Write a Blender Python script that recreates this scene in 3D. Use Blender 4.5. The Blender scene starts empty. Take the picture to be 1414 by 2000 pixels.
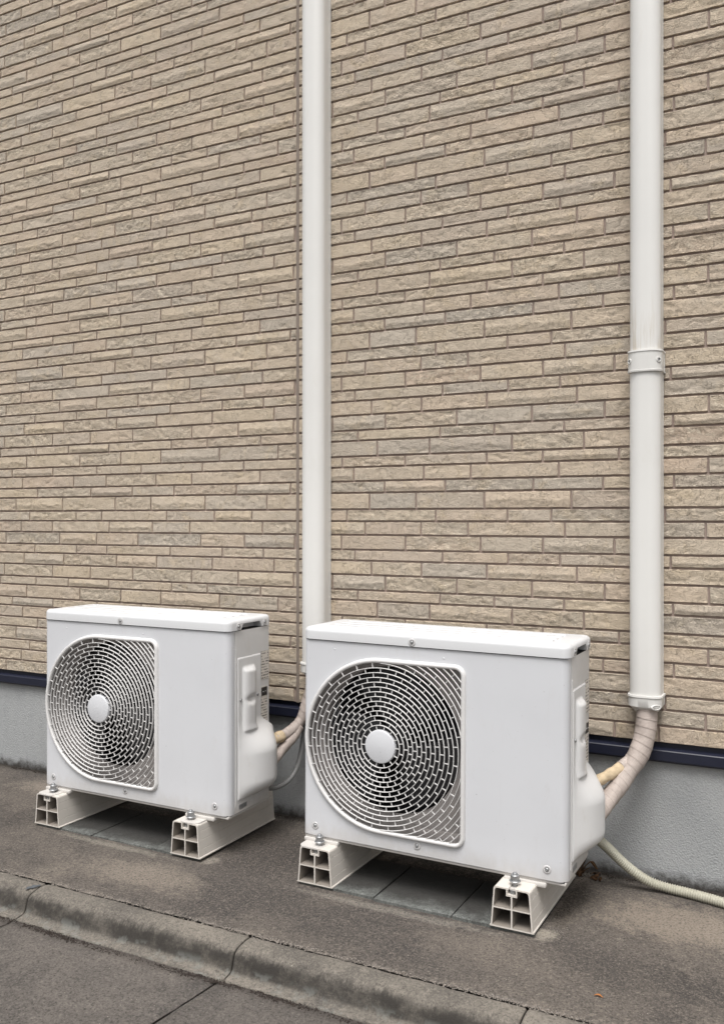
import bpy, bmesh, math, random
import numpy as np
from mathutils import Vector, Matrix
from mathutils.geometry import tessellate_polygon

# ------------------------------------------------------------------ camera, sky, sun, exposure
scene = bpy.context.scene
COL = scene.collection
PI = math.pi
YAW = math.radians(27.568)      # the wall recedes to the left
EYE = 0.887
DIST = 2.5464
CAM = Vector((DIST * math.sin(YAW), -DIST * math.cos(YAW), EYE))
FPX, PXC, PYC = 1750.0, 707.0, 1013.0

cd = bpy.data.cameras.new('camera')
cd.sensor_fit = 'VERTICAL'
cd.sensor_height = 36.0
cd.lens = FPX / 2000 * 36.0
cd.shift_y = 0.0065
cd.clip_start = 0.05
cd.clip_end = 500
cam = bpy.data.objects.new('camera', cd)
cam.location = CAM
cam.rotation_euler = (PI / 2, 0, YAW)
COL.objects.link(cam)
scene.camera = cam

SUN_EL, SUN_AZ = math.radians(64), math.radians(165)   # azimuth clockwise from +Y: ahead of the wall, high behind the cloud
w = bpy.data.worlds.new('World')
scene.world = w
w.use_nodes = True
nt = w.node_tree
bg = nt.nodes['Background']
sky = nt.nodes.new('ShaderNodeTexSky')
sky.sky_type = 'NISHITA'
sky.sun_disc = False
sky.sun_elevation = SUN_EL
sky.sun_rotation = SUN_AZ
sky.air_density = 1.6
sky.dust_density = 6.0
hs = nt.nodes.new('ShaderNodeHueSaturation')            # overcast: the cloud takes the blue out
hs.inputs['Saturation'].default_value = 0.2
nt.links.new(sky.outputs[0], hs.inputs['Color'])
nt.links.new(hs.outputs[0], bg.inputs['Color'])
bg.inputs['Strength'].default_value = 0.095

sl = bpy.data.lights.new('sun', 'SUN')
sl.energy = 1.5
sl.angle = math.radians(28)
sl.color = (1.0, 0.98, 0.96)
sun = bpy.data.objects.new('sun', sl)
sd = Vector((math.sin(SUN_AZ) * math.cos(SUN_EL), math.cos(SUN_AZ) * math.cos(SUN_EL), math.sin(SUN_EL)))
sun.rotation_euler = sd.to_track_quat('Z', 'Y').to_euler()
sun.location = sd * 10
COL.objects.link(sun)

scene.view_settings.view_transform = 'Standard'
scene.view_settings.look = 'None'
scene.view_settings.gamma = 1.0
scene.view_settings.use_curve_mapping = False
scene.view_settings.exposure = 0.78

# ------------------------------------------------------------------ measuring helpers (level camera)
CA, SA = math.cos(YAW), math.sin(YAW)

def s_of_px(x, y=0.0):
    """world x of a point on the plane y that shows in photo column x"""
    t = (x - PXC) / FPX
    d = (-SA + CA * t, CA + SA * t)
    k = (y - CAM.y) / d[1]
    return CAM.x + k * d[0]

def project(p):
    dx, dy, dz = p[0] - CAM.x, p[1] - CAM.y, p[2] - EYE
    Z = -SA * dx + CA * dy
    X = CA * dx + SA * dy
    return PXC + FPX * X / Z, PYC - FPX * dz / Z

# ------------------------------------------------------------------ object helpers
def tag(o, label=None, cat=None, group=None, kind=None):
    if label: o['label'] = label
    if cat: o['category'] = cat
    if group: o['group'] = group
    if kind: o['kind'] = kind
    return o

def empty(name, loc=(0, 0, 0)):
    o = bpy.data.objects.new(name, None)
    o.location = loc
    o.empty_display_size = 0.05
    COL.objects.link(o)
    return o

def link(name, me, mat, parent=None, loc=(0, 0, 0)):
    o = bpy.data.objects.new(name, me)
    if mat is not None and not me.materials:
        me.materials.append(mat)
    o.location = loc
    o.parent = parent
    COL.objects.link(o)
    return o

def children_of(o):
    return [c for c in bpy.data.objects if c.parent == o]

def copy_tree(o, parent=None):
    c = o.copy()
    COL.objects.link(c)
    c.parent = parent
    for ch in children_of(o):
        copy_tree(ch, c)
    return c

class MB:
    """collects vertices and faces of one mesh"""
    def __init__(s): s.v, s.f, s.sm = [], [], []
    def add(s, vs, fs, smooth=False):
        n = len(s.v)
        s.v.extend([tuple(a) for a in vs])
        for q in fs:
            s.f.append(tuple(i + n for i in q)); s.sm.append(smooth)
        return s
    def box(s, a, b):
        x0, y0, z0 = a; x1, y1, z1 = b
        return s.add([(x0,y0,z0),(x1,y0,z0),(x1,y1,z0),(x0,y1,z0),(x0,y0,z1),(x1,y0,z1),(x1,y1,z1),(x0,y1,z1)],
              [(0,3,2,1),(4,5,6,7),(0,1,5,4),(1,2,6,5),(2,3,7,6),(3,0,4,7)])
    def bm(s, bm, smooth=False):
        bm.verts.index_update()
        s.add([v.co[:] for v in bm.verts], [[v.index for v in f.verts] for f in bm.faces], smooth)
        bm.free()
        return s
    def rbox(s, a, b, r, seg=2, smooth=False):
        bm = bmesh.new()
        bmesh.ops.create_cube(bm, size=1)
        for v in bm.verts:
            v.co = Vector([a[i] + (v.co[i] + .5) * (b[i] - a[i]) for i in range(3)])
        bmesh.ops.bevel(bm, geom=bm.edges[:], offset=r, segments=seg, affect='EDGES', profile=.5)
        return s.bm(bm, smooth)
    def prism(s, poly, axis, t0, t1, cap=True, smooth=False):
        """poly of (a, b) pairs extruded along axis 'x' 'y' or 'z'"""
        m = {'x': lambda a, b, t: (t, a, b), 'y': lambda a, b, t: (a, t, b), 'z': lambda a, b, t: (a, b, t)}[axis]
        n = len(poly)
        vs = [m(a, b, t0) for a, b in poly] + [m(a, b, t1) for a, b in poly]
        fs = [(i, (i + 1) % n, n + (i + 1) % n, n + i) for i in range(n)]
        s.add(vs, fs, smooth)
        if cap:
            tr = tessellate_polygon([[Vector((a, b, 0)) for a, b in poly]])
            s.add(vs, [tuple(t) for t in tr] + [tuple(i + n for i in t) for t in tr])
        return s
    def loft(s, rings, closed=True, caps=False, smooth=True):
        n = len(rings[0])
        vs = [p for r in rings for p in r]
        fs = []
        for k in range(len(rings) - 1):
            for i in range(n if closed else n - 1):
                j = (i + 1) % n
                fs.append((k*n+i, k*n+j, (k+1)*n+j, (k+1)*n+i))
        s.add(vs, fs, smooth)
        if caps:
            m = len(rings) - 1
            s.add(rings[0], [tuple(range(n))[::-1]]); s.add(rings[m], [tuple(range(n))])
        return s
    def lathe(s, prof, axis='z', center=(0,0,0), n=24, smooth=True):
        """prof: (radius, height) pairs"""
        rings = []
        for r, h in prof:
            ring = []
            for i in range(n):
                a = 2*PI*i/n
                c, d = r*math.cos(a), r*math.sin(a)
                p = {'z': (c, d, h), 'y': (c, h, d), 'x': (h, c, d)}[axis]
                ring.append(tuple(p[k]+center[k] for k in range(3)))
            rings.append(ring)
        return s.loft(rings, True, False, smooth)
    def face_holes(s, loops, axis, t):
        m = {'x': lambda a, b: (t, a, b), 'y': lambda a, b: (a, t, b), 'z': lambda a, b: (a, b, t)}[axis]
        tr = tessellate_polygon([[Vector((a, b, 0)) for a, b in l] for l in loops])
        vs = [m(a, b) for l in loops for a, b in l]
        return s.add(vs, [tuple(q) for q in tr])
    def mesh(s, name):
        me = bpy.data.meshes.new(name)
        me.from_pydata(s.v, [], s.f)
        me.polygons.foreach_set('use_smooth', s.sm)
        bm = bmesh.new(); bm.from_mesh(me)
        bmesh.ops.remove_doubles(bm, verts=bm.verts, dist=1e-6)
        bmesh.ops.recalc_face_normals(bm, faces=bm.faces)
        bm.to_mesh(me); bm.free()
        me.update()
        return me
    def build(s, name, mat, parent=None, loc=(0,0,0), sharp=None):
        me = s.mesh(name)
        if sharp is not None:
            for p in me.polygons: p.use_smooth = True
            me.set_sharp_from_angle(angle=math.radians(sharp))
        return link(name, me, mat, parent, loc)

def arc(cx, cy, r, a0, a1, n):
    return [(cx + r*math.cos(a0+(a1-a0)*i/n), cy + r*math.sin(a0+(a1-a0)*i/n)) for i in range(n+1)]

def catmull(pts, step):
    P = [Vector(p) for p in pts]
    P = [2*P[0]-P[1]] + P + [2*P[-1]-P[-2]]
    out = []
    for i in range(1, len(P)-2):
        a, b, c, d = P[i-1:i+3]
        n = max(2, int((c-b).length/step))
        for k in range(n):
            t = k/n
            out.append(.5*((2*b) + (c-a)*t + (2*a-5*b+4*c-d)*t*t + (3*b-a-3*c+d)*t**3))
    out.append(P[-2])
    return out

def tube_rings(path, rad, n=20):
    """rad(length along, angle) -> radius"""
    up = None; rings = []; L = 0
    for i, p in enumerate(path):
        t = (path[min(i+1, len(path)-1)] - path[max(i-1, 0)]).normalized()
        if up is None:
            up = t.orthogonal().normalized()
        up = (up - t*up.dot(t)).normalized()
        sd_ = t.cross(up)
        if i: L += (p - path[i-1]).length
        rings.append([tuple(p + (up*math.cos(2*PI*k/n) + sd_*math.sin(2*PI*k/n))*rad(L, 2*PI*k/n)) for k in range(n)])
    return rings

# numpy value noise -------------------------------------------------
def vnoise(x, y, seed):
    rs = np.random.RandomState(seed % (2**31))
    T = rs.rand(64, 64)
    xi = np.floor(x).astype(int); yi = np.floor(y).astype(int)
    fx = x - xi; fy = y - yi
    fx = fx*fx*(3-2*fx); fy = fy*fy*(3-2*fy)
    g = lambda a, b: T[a % 64, b % 64]
    return (g(xi,yi)*(1-fx)+g(xi+1,yi)*fx)*(1-fy) + (g(xi,yi+1)*(1-fx)+g(xi+1,yi+1)*fx)*fy

def fbm(x, y, seed, o=3):
    v = 0; a = .5; f = 1.0; tot = 0
    for k in range(o):
        v = v + a*(vnoise(x*f+7.3*k, y*f+3.1*k, seed+k*17)-.5); tot += a; a *= .5; f *= 2.03
    return v/tot*2      # about -1..1

# ------------------------------------------------------------------ materials
def material(name):
    m = bpy.data.materials.new(name)
    m.use_nodes = True
    nt = m.node_tree
    b = nt.nodes['Principled BSDF']
    return m, nt, b

class N:
    def __init__(s, nt): s.nt = nt
    def new(s, t, **kw):
        n = s.nt.nodes.new(t)
        for k, v in kw.items(): setattr(n, k, v)
        return n
    def put(s, sock, val):
        if hasattr(val, 'is_linked') or isinstance(val, bpy.types.NodeSocket): s.nt.links.new(val, sock)
        else: sock.default_value = val
    def pos(s): return s.new('ShaderNodeNewGeometry').outputs['Position']
    def obj(s): return s.new('ShaderNodeTexCoord').outputs['Object']
    def scale(s, v, sc):
        n = s.new('ShaderNodeVectorMath', operation='MULTIPLY'); s.put(n.inputs[0], v); n.inputs[1].default_value = sc; return n.outputs[0]
    def addv(s, v, u):
        n = s.new('ShaderNodeVectorMath', operation='ADD'); s.put(n.inputs[0], v); s.put(n.inputs[1], u); return n.outputs[0]
    def noise(s, v, scale, detail=4, rough=.55, dist=0.0):
        n = s.new('ShaderNodeTexNoise'); s.put(n.inputs['Vector'], v)
        n.inputs['Scale'].default_value = scale; n.inputs['Detail'].default_value = detail
        n.inputs['Roughness'].default_value = rough; n.inputs['Distortion'].default_value = dist
        return n.outputs['Fac']
    def voro(s, v, scale, feature='F1'):
        n = s.new('ShaderNodeTexVoronoi', feature=feature); s.put(n.inputs['Vector'], v); n.inputs['Scale'].default_value = scale
        return n.outputs['Distance']
    def ramp(s, fac, stops, interp='LINEAR'):
        n = s.new('ShaderNodeValToRGB'); s.put(n.inputs[0], fac)
        cr = n.color_ramp; cr.interpolation = interp
        while len(cr.elements) < len(stops): cr.elements.new(.5)
        for e, (p, c) in zip(cr.elements, stops):
            e.position = p
            e.color = (c, c, c, 1) if isinstance(c, (int, float)) else (*c, 1)
        return n.outputs[0]
    def mix(s, fac, a, b, mode='MIX'):
        n = s.new('ShaderNodeMix', data_type='RGBA', blend_type=mode)
        s.put(n.inputs['Factor'], fac)
        for k, v in (('A', a), ('B', b)):
            sock = [i for i in n.inputs if i.name == k and i.type == 'RGBA'][0]
            if isinstance(v, tuple): v = (*v, 1) if len(v) == 3 else v
            s.put(sock, v)
        return [o for o in n.outputs if o.type == 'RGBA'][0]
    def math(s, op, a, b=0.0, clamp=False):
        n = s.new('ShaderNodeMath', operation=op, use_clamp=clamp); s.put(n.inputs[0], a); s.put(n.inputs[1], b); return n.outputs[0]
    def rng(s, v, a, b, c=0.0, d=1.0):
        n = s.new('ShaderNodeMapRange', interpolation_type='SMOOTHSTEP'); s.put(n.inputs[0], v)
        for i, k in enumerate((a, b, c, d)): n.inputs[i+1].default_value = k
        return n.outputs[0]
    def xyz(s, v):
        n = s.new('ShaderNodeSeparateXYZ'); s.put(n.inputs[0], v); return n.outputs
    def bump(s, h, strength, dist, prev=None):
        n = s.new('ShaderNodeBump'); s.put(n.inputs['Height'], h)
        n.inputs['Strength'].default_value = strength; n.inputs['Distance'].default_value = dist
        if prev is not None: s.put(n.inputs['Normal'], prev)
        return n.outputs[0]

def stone_material(name, island, rough=False):
    m, nt, b = material(name); n = N(nt)
    if island: r = n.new('ShaderNodeNewGeometry').outputs['Random Per Island']
    else: r = n.new('ShaderNodeObjectInfo').outputs['Random']
    p = n.pos()
    r2 = n.math('FRACT', n.math('MULTIPLY', r, 37.17))
    base = n.ramp(r, [(0, (.50,.42,.33)), (.18, (.53,.44,.34)), (.38, (.52,.424,.33)), (.5, (.465,.405,.335)),
                      (.64, (.525,.442,.345)), (.82, (.54,.447,.335)), (.93, (.455,.40,.335)), (1, (.52,.415,.322))])
    off = n.new('ShaderNodeCombineXYZ'); n.put(off.inputs[0], n.math('MULTIPLY', r, 41.0)); n.put(off.inputs[1], n.math('MULTIPLY', r2, 23.0))
    q = n.addv(p, off.outputs[0])
    big = n.noise(q, 9, 3, .6, .6)
    base = n.mix(n.math('MULTIPLY', n.rng(big, .48, .70), .35), base, (.45,.392,.325))
    warm = n.noise(n.addv(q, (3.3, 1.2, 5.0)), 14, 3, .6, 1.0)
    base = n.mix(n.math('MULTIPLY', n.rng(warm, .52, .72), .5), base, (.57,.465,.33))
    mid = n.noise(n.scale(q, (1, 1, 1.9)), 55, 5, .65, .8)
    base = n.mix(n.math('MULTIPLY', n.rng(mid, .56 if rough else .58, .78), .5 if rough else .42), base, (.38,.305,.24))
    crk = n.math('ABSOLUTE', n.math('SUBTRACT', n.noise(n.addv(q, (1.7, 8.0, 3.0)), 27, 4, .62, 2.2), .5))
    crk = n.math('MULTIPLY', n.rng(crk, .011, .0), n.rng(warm, .44, .58))
    base = n.mix(n.math('MULTIPLY', crk, .5), base, (.25,.20,.16))
    pale = n.noise(n.addv(n.scale(q, (1, 1, 1.6)), (9.0, 2.0, 1.0)), 38, 4, .6, 1.6)
    vein = n.math('ABSOLUTE', n.math('SUBTRACT', pale, .5))
    base = n.mix(n.math('MULTIPLY', n.rng(vein, .012, .0), n.math('MULTIPLY', n.rng(big, .35, .6), .75)), base, (.72,.65,.54))
    if rough: base = n.mix(n.math('MULTIPLY', n.rng(mid, .5, .36), .6), base, (.66,.58,.46))
    speck = n.noise(q, 420, 2, .7)
    base = n.mix(n.math('MULTIPLY', n.rng(speck, .62, .74), .35), base, (.27,.23,.19))
    n.put(b.inputs['Base Color'], base)
    b.inputs['Roughness'].default_value = .88
    b.inputs['Specular IOR Level'].default_value = .25
    rough_amt = n.ramp(r2, [(0, .75), (1, 1.0)] if rough else [(0, .4), (.5, .65), (1, 1.0)])
    ht = n.math('ADD', n.math('MULTIPLY', n.noise(n.scale(q, (1, 1, 1.4)), 120, 6, .66, 1.3), rough_amt), n.math('SUBTRACT', n.math('MULTIPLY', n.rng(vein, .03, 0), .2), n.math('MULTIPLY', crk, .35)))
    nb = n.bump(ht, .95, .0058 if rough else .0042)
    nb = n.bump(n.noise(q, 520, 3, .6), .3, .0012, nb)
    n.put(b.inputs['Normal'], nb)
    return m

def simple(name, col, rough=.5, metal=0.0, spec=.5, var=.06, vscale=14, bump=0.0, bscale=300, dirt=0.0, dirtcol=(.2,.17,.13), spk=0.0, low=None, band=None):
    m, nt, b = material(name); n = N(nt)
    p = n.obj()
    dark = tuple(c*(1-var*2) for c in col)
    c = n.mix(n.rng(n.noise(p, vscale, 4, .6), .35, .75), col, dark)
    if dirt:
        d = n.noise(n.scale(p, (1, 1, .35)), 32, 5, .68, .5)
        c = n.mix(n.math('MULTIPLY', n.rng(d, .56, .8), dirt), c, dirtcol)
    if low:          # rain-splashed grime near the lower edge: (height, height, amount)
        px_, py_, pz_ = n.xyz(p)
        g = n.rng(n.math('ADD', pz_, n.math('MULTIPLY', n.math('SUBTRACT', n.noise(n.scale(p, (1, 1, .5)), 45, 5, .7), .5), low[0]*1.4)), low[0], low[1])
        c = n.mix(n.math('MULTIPLY', g, low[2]), c, dirtcol)
    if band:         # yellowed run above a joint: (from, to, amount)
        px_, py_, pz_ = n.xyz(p)
        g = n.math('MULTIPLY', n.math('MULTIPLY', n.rng(pz_, band[1], band[0]), n.rng(pz_, band[0]-.03, band[0]-.005)), n.rng(n.noise(n.scale(p, (1, 1, .06)), 95, 3, .6), .42, .62))
        c = n.mix(n.math('MULTIPLY', g, band[2]), c, (.42,.34,.23))
    if spk:
        d = n.noise(p, 210, 2, .5)
        c = n.mix(n.math('MULTIPLY', n.rng(d, .7, .78), spk), c, (.14,.12,.10))
    n.put(b.inputs['Base Color'], c)
    n.put(b.inputs['Roughness'], n.math('ADD', n.math('MULTIPLY', n.noise(p, 26, 3, .6), .18), rough-.09))
    b.inputs['Metallic'].default_value = metal
    b.inputs['Specular IOR Level'].default_value = spec
    if bump: n.put(b.inputs['Normal'], n.bump(n.noise(p, bscale, 3, .6), bump, .001))
    return m

def concrete(name, light, mid, dark, seed=0.0, stain=None, coarse=1.0, pre=None):
    m, nt, b = material(name); n = N(nt)
    p = n.addv(n.pos(), (seed, seed*1.7, 0.0))
    x, y, z = n.xyz(n.pos())
    a = n.noise(p, 2.6, 6, .62, .5)
    c = n.ramp(a, [(.34, dark), (.45, mid), (.53, mid), (.64, light)])
    a2 = n.noise(n.addv(p, (4.0, 9.0, 2.0)), 9.0, 6, .68, .4)
    c = n.mix(n.math('MULTIPLY', n.rng(a2, .48, .70), .62), c, dark)
    a3 = n.noise(n.addv(p, (14.0, 1.0, 7.0)), 34.0, 5, .7)
    c = n.mix(n.math('MULTIPLY', n.rng(a3, .5, .72), .45), c, light)
    if pre: c = pre(n, c, x, y, z, p)
    grain = n.noise(p, 190, 4, .8)
    c = n.mix(n.math('MULTIPLY', n.rng(grain, .50, .66), .75*coarse), c, tuple(k*.42 for k in dark))
    c = n.mix(n.math('MULTIPLY', n.rng(grain, .46, .32), .6*coarse), c, tuple(min(1, k*1.3) for k in light))
    g2 = n.noise(n.addv(p, (5.0, 5.0, 1.0)), 95, 4, .75)
    c = n.mix(n.math('MULTIPLY', n.rng(g2, .53, .68), .5*coarse), c, tuple(k*.5 for k in dark))
    c = n.mix(n.math('MULTIPLY', n.rng(g2, .45, .33), .45*coarse), c, tuple(k*1.25 for k in light))
    sp = n.voro(p, 95)
    c = n.mix(n.math('MULTIPLY', n.rng(sp, .13, .06), n.math('MULTIPLY', n.rng(n.noise(p, 22, 2), .5, .65), .7)), c, (.42,.38,.33))
    vc = n.new('ShaderNodeTexVoronoi'); n.put(vc.inputs['Vector'], p); vc.inputs['Scale'].default_value = 330
    sep = n.new('ShaderNodeSeparateColor'); n.put(sep.inputs[0], vc.outputs['Color'])
    c = n.mix(n.math('MULTIPLY', n.rng(sep.outputs[0], .72, 1.0), .26*coarse), c, tuple(min(1, k*1.5) for k in light))
    c = n.mix(n.math('MULTIPLY', n.rng(sep.outputs[1], .72, 1.0), .32*coarse), c, tuple(k*.4 for k in dark))
    if stain: c = stain(n, c, x, y, z, p)
    n.put(b.inputs['Base Color'], c)
    b.inputs['Roughness'].default_value = .93
    b.inputs['Specular IOR Level'].default_value = .2
    h = n.math('ADD', n.noise(p, 240, 4, .7), n.math('MULTIPLY', n.noise(p, 45, 4, .6), .8))
    nb = n.bump(h, .55*coarse, .0035)
    n.put(b.inputs['Normal'], nb)
    return m

M = {}
M['stone'] = stone_material('stone_relief', False)
M['stone_far'] = stone_material('stone_relief_field', True)
M['stone_r'] = stone_material('split_stone_relief', False, True)
M['stone_far_r'] = stone_material('split_stone_relief_field', True, True)
M['mortar'] = simple('mortar', (.34,.27,.235), .95, spec=.1, var=.1, vscale=30, bump=.4)
M['sealant'] = simple('sealant', (.235,.195,.165), .8, spec=.2, var=.06)
M['navy'] = simple('navy_flashing', (.012,.014,.028), .42, var=.05)
def render_stain(n, c, x, y, z, p):
    g = n.math('MULTIPLY', n.rng(n.math('SUBTRACT', z, n.math('MULTIPLY', n.noise(p, 38, 4, .7), .055)), .012, -.03), .95)
    c = n.mix(g, c, (.035,.03,.026))
    return c
def foundation_mat():
    m, nt, b = material('foundation_render'); n = N(nt)
    p = n.pos(); x, y, z = n.xyz(p)
    c = n.ramp(n.noise(n.scale(p, (1, 1, .6)), 4.5, 5, .6, .4), [(.3, (.29,.30,.303)), (.5, (.335,.343,.345)), (.7, (.375,.38,.38))])
    c = n.mix(n.math('MULTIPLY', n.rng(n.noise(p, 180, 3, .7), .52, .7), .35), c, (.2,.205,.21))
    c = render_stain(n, c, x, y, z, p)
    n.put(b.inputs['Base Color'], c); b.inputs['Roughness'].default_value = .92; b.inputs['Specular IOR Level'].default_value = .2
    h = n.math('ADD', n.noise(p, 270, 4, .65), n.math('MULTIPLY', n.voro(p, 230), .3))
    n.put(b.inputs['Normal'], n.bump(h, .6, .0035))
    return m
M['foundation'] = foundation_mat()
M['white'] = simple('white_painted_steel', (.60,.607,.628), .38, var=.02, vscale=5, dirt=.16, dirtcol=(.40,.36,.31), spk=.5, low=(.05, -.01, .38))
M['lid'] = simple('white_lid', (.625,.63,.64), .35, var=.012, vscale=5, dirt=.12, dirtcol=(.5,.46,.4))
M['side'] = simple('white_side_panel', (.66,.655,.65), .4, var=.03, vscale=6, dirt=.2, dirtcol=(.40,.35,.29), low=(.06, -.01, .45))
M['grille'] = simple('white_grille_plastic', (.64,.63,.62), .42, var=.02, dirt=.12, dirtcol=(.48,.42,.35))
M['tray'] = simple('grille_tray', (.27,.25,.24), .6, var=.05, dirt=.35, dirtcol=(.25,.21,.18))
M['black'] = simple('fan_plastic', (.018,.018,.02), .5, var=.1)
M['coil'] = simple('coil_fins', (.022,.022,.024), .6, metal=.2, var=.1)
M['steel'] = simple('zinc_steel', (.40,.405,.41), .48, metal=.85, var=.12, vscale=120, dirt=.3)
M['ivory'] = simple('ivory_plastic', (.60,.56,.51), .5, var=.04, vscale=9, dirt=.45, dirtcol=(.36,.31,.25), spk=.5)
M['cell'] = simple('dusty_shaded_ivory_plastic', (.25,.22,.19), .7, var=.08, vscale=20, dirt=.8, dirtcol=(.2,.165,.13), spk=.5)  # dust plus the shade inside the hollows, both put into the base colour
M['cover'] = simple('cover_plastic', (.69,.68,.655), .42, var=.025, vscale=3, dirt=.12, dirtcol=(.5,.44,.35), band=(.85, 1.02, .5))
M['cover_plain'] = simple('cover_plastic_clean', (.69,.68,.655), .42, var=.025, vscale=3, dirt=.12, dirtcol=(.5,.44,.35))
M['collar'] = simple('collar_plastic', (.65,.64,.615), .45, var=.02, vscale=3, dirt=.1, dirtcol=(.5,.45,.38))
M['hose'] = simple('hose_plastic', (.385,.37,.30), .5, var=.05, dirt=.25, dirtcol=(.3,.28,.2))
M['greyhose'] = simple('grey_hose', (.2,.2,.197), .5, var=.05)
M['foam'] = simple('yellowed_foam', (.55,.44,.30), .9, spec=.1, var=.14, vscale=60, bump=.6, bscale=180, dirt=.4, dirtcol=(.38,.24,.11))
M['twig'] = simple('dead_plant', (.11,.062,.034), .9, spec=.1, var=.25, vscale=60)
M['leaf'] = simple('orange_leaf', (.45,.17,.045), .7, var=.2, vscale=90)
M['grit'] = simple('grit', (.048,.039,.034), .95, spec=.1, var=.3, vscale=160)
M['crumb'] = simple('mortar_crumbs', (.28,.25,.22), .95, spec=.1, var=.2, vscale=120)
M['putty'] = simple('putty', (.085,.092,.1), .95, var=.2, vscale=60, bump=.5, bscale=120)

def tape_mat():
    m, nt, b = material('wrapping_tape'); n = N(nt)
    p = n.obj()
    c = n.mix(n.rng(n.noise(p, 20, 4, .6), .4, .7), (.42,.36,.325), (.34,.29,.26))
    c = n.mix(n.math('MULTIPLY', n.rng(n.noise(p, 130, 4, .7), .56, .75), .4), c, (.36,.3,.26))
    n.put(b.inputs['Base Color'], c); b.inputs['Roughness'].default_value = .62
    n.put(b.inputs['Normal'], n.bump(n.noise(p, 160, 4, .7), .4, .002))
    return m
M['tape'] = tape_mat()

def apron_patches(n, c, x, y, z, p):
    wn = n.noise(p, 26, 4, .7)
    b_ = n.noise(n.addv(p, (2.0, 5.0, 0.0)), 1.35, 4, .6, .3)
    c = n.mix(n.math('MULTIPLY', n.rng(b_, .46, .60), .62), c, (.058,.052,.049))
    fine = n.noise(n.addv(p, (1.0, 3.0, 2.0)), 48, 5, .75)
    for (cx, cy, rx, ry, col, am) in ((.33, -.2, .28, .1, (.022,.02,.019), .9), (-.55, -.2, .28, .1, (.022,.02,.019), .9), (.88, -.2, .2, .12, (.255,.215,.175), .75), (.62, -.5, .3, .1, (.2,.17,.142), .4), (.85, -.47, .25, .1, (.052,.047,.044), .75),  # first two blobs: shade beneath the units, painted into the concrete
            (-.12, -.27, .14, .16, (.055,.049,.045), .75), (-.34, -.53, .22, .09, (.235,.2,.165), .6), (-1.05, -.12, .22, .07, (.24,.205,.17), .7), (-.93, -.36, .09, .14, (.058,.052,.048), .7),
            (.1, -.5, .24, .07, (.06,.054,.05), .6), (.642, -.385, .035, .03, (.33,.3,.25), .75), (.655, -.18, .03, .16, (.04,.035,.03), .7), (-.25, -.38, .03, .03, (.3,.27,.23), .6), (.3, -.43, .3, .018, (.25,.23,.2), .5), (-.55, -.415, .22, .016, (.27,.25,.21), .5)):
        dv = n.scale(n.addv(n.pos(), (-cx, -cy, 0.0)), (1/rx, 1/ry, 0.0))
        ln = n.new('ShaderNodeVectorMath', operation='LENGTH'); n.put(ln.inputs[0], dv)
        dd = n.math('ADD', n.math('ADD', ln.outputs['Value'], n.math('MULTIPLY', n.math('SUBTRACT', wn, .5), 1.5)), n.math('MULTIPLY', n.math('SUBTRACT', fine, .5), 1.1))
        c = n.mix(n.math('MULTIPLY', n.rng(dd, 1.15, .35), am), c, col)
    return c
def apron_stain(n, c, x, y, z, p):
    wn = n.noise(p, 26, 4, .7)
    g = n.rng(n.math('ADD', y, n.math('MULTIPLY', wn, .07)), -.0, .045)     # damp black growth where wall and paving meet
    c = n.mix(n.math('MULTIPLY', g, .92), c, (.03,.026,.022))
    k = n.math('MULTIPLY', n.rng(n.math('ADD', y, n.math('MULTIPLY', n.noise(p, 60, 3, .7), .03)), -.64, -.662), n.rng(n.noise(p, 12, 3, .6), .45, .6))
    c = n.mix(n.math('MULTIPLY', k, .6), c, (.27,.24,.21))
    return c
def kerb_stain(n, c, x, y, z, p):
    st = n.noise(n.scale(p, (150, 90, 22)), 1.0, 5, .7)
    big = n.noise(n.addv(p, (6.0, 2.0, 1.0)), 11, 3, .6)
    up = n.math('ADD', z, n.math('ADD', n.math('MULTIPLY', n.math('SUBTRACT', st, .5), .026), n.math('MULTIPLY', n.math('SUBTRACT', big, .5), .022)))
    band = n.math('MULTIPLY', n.rng(up, -.001, -.017), n.rng(z, -.050, -.040))
    c = n.mix(n.math('MULTIPLY', n.math('MULTIPLY', band, n.rng(n.noise(p, 17, 4, .65), .3, .62, .45, 1.0)), .9), c, (.03,.0275,.025))
    lo = n.math('MULTIPLY', n.rng(z, -.028, -.04), n.rng(n.noise(p, 34, 3, .6), .5, .62))
    c = n.mix(n.math('MULTIPLY', lo, .35), c, (.20,.205,.19))
    return c
def gutter_stain(n, c, x, y, z, p):
    g = n.rng(n.math('ADD', y, n.math('MULTIPLY', n.noise(p, 40, 4, .7), .03)), -.80, -.765)
    c = n.mix(n.math('MULTIPLY', g, .55), c, (.045,.038,.034))
    return c
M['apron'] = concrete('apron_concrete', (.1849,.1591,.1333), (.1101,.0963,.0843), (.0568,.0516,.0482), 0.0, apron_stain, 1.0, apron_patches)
M['kerb'] = concrete('kerb_concrete', (.2115,.1890,.1602), (.1575,.1422,.1224), (.0990,.0900,.0801), 3.7, kerb_stain, .8)
M['gutter'] = concrete('gutter_concrete', (.1435,.1271,.1132), (.1025,.0918,.0828), (.0615,.0566,.0525), 8.1, gutter_stain)
M['street'] = concrete('street_asphalt', (.09,.085,.08), (.07,.068,.066), (.05,.048,.047), 5.0)
def paver_dirt_and_shade(n, c, x, y, z, p):
    g = n.rng(n.math('ADD', y, n.math('MULTIPLY', n.noise(p, 14, 4, .7), .12)), -.352, -.285)   # dirt and the shade beneath the unit, both painted into the slab colour
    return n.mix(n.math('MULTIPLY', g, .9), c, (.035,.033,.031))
M['paver'] = concrete('paver_concrete', (.20,.208,.195), (.15,.156,.147), (.09,.093,.088), 1.3, paver_dirt_and_shade, .9)

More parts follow.
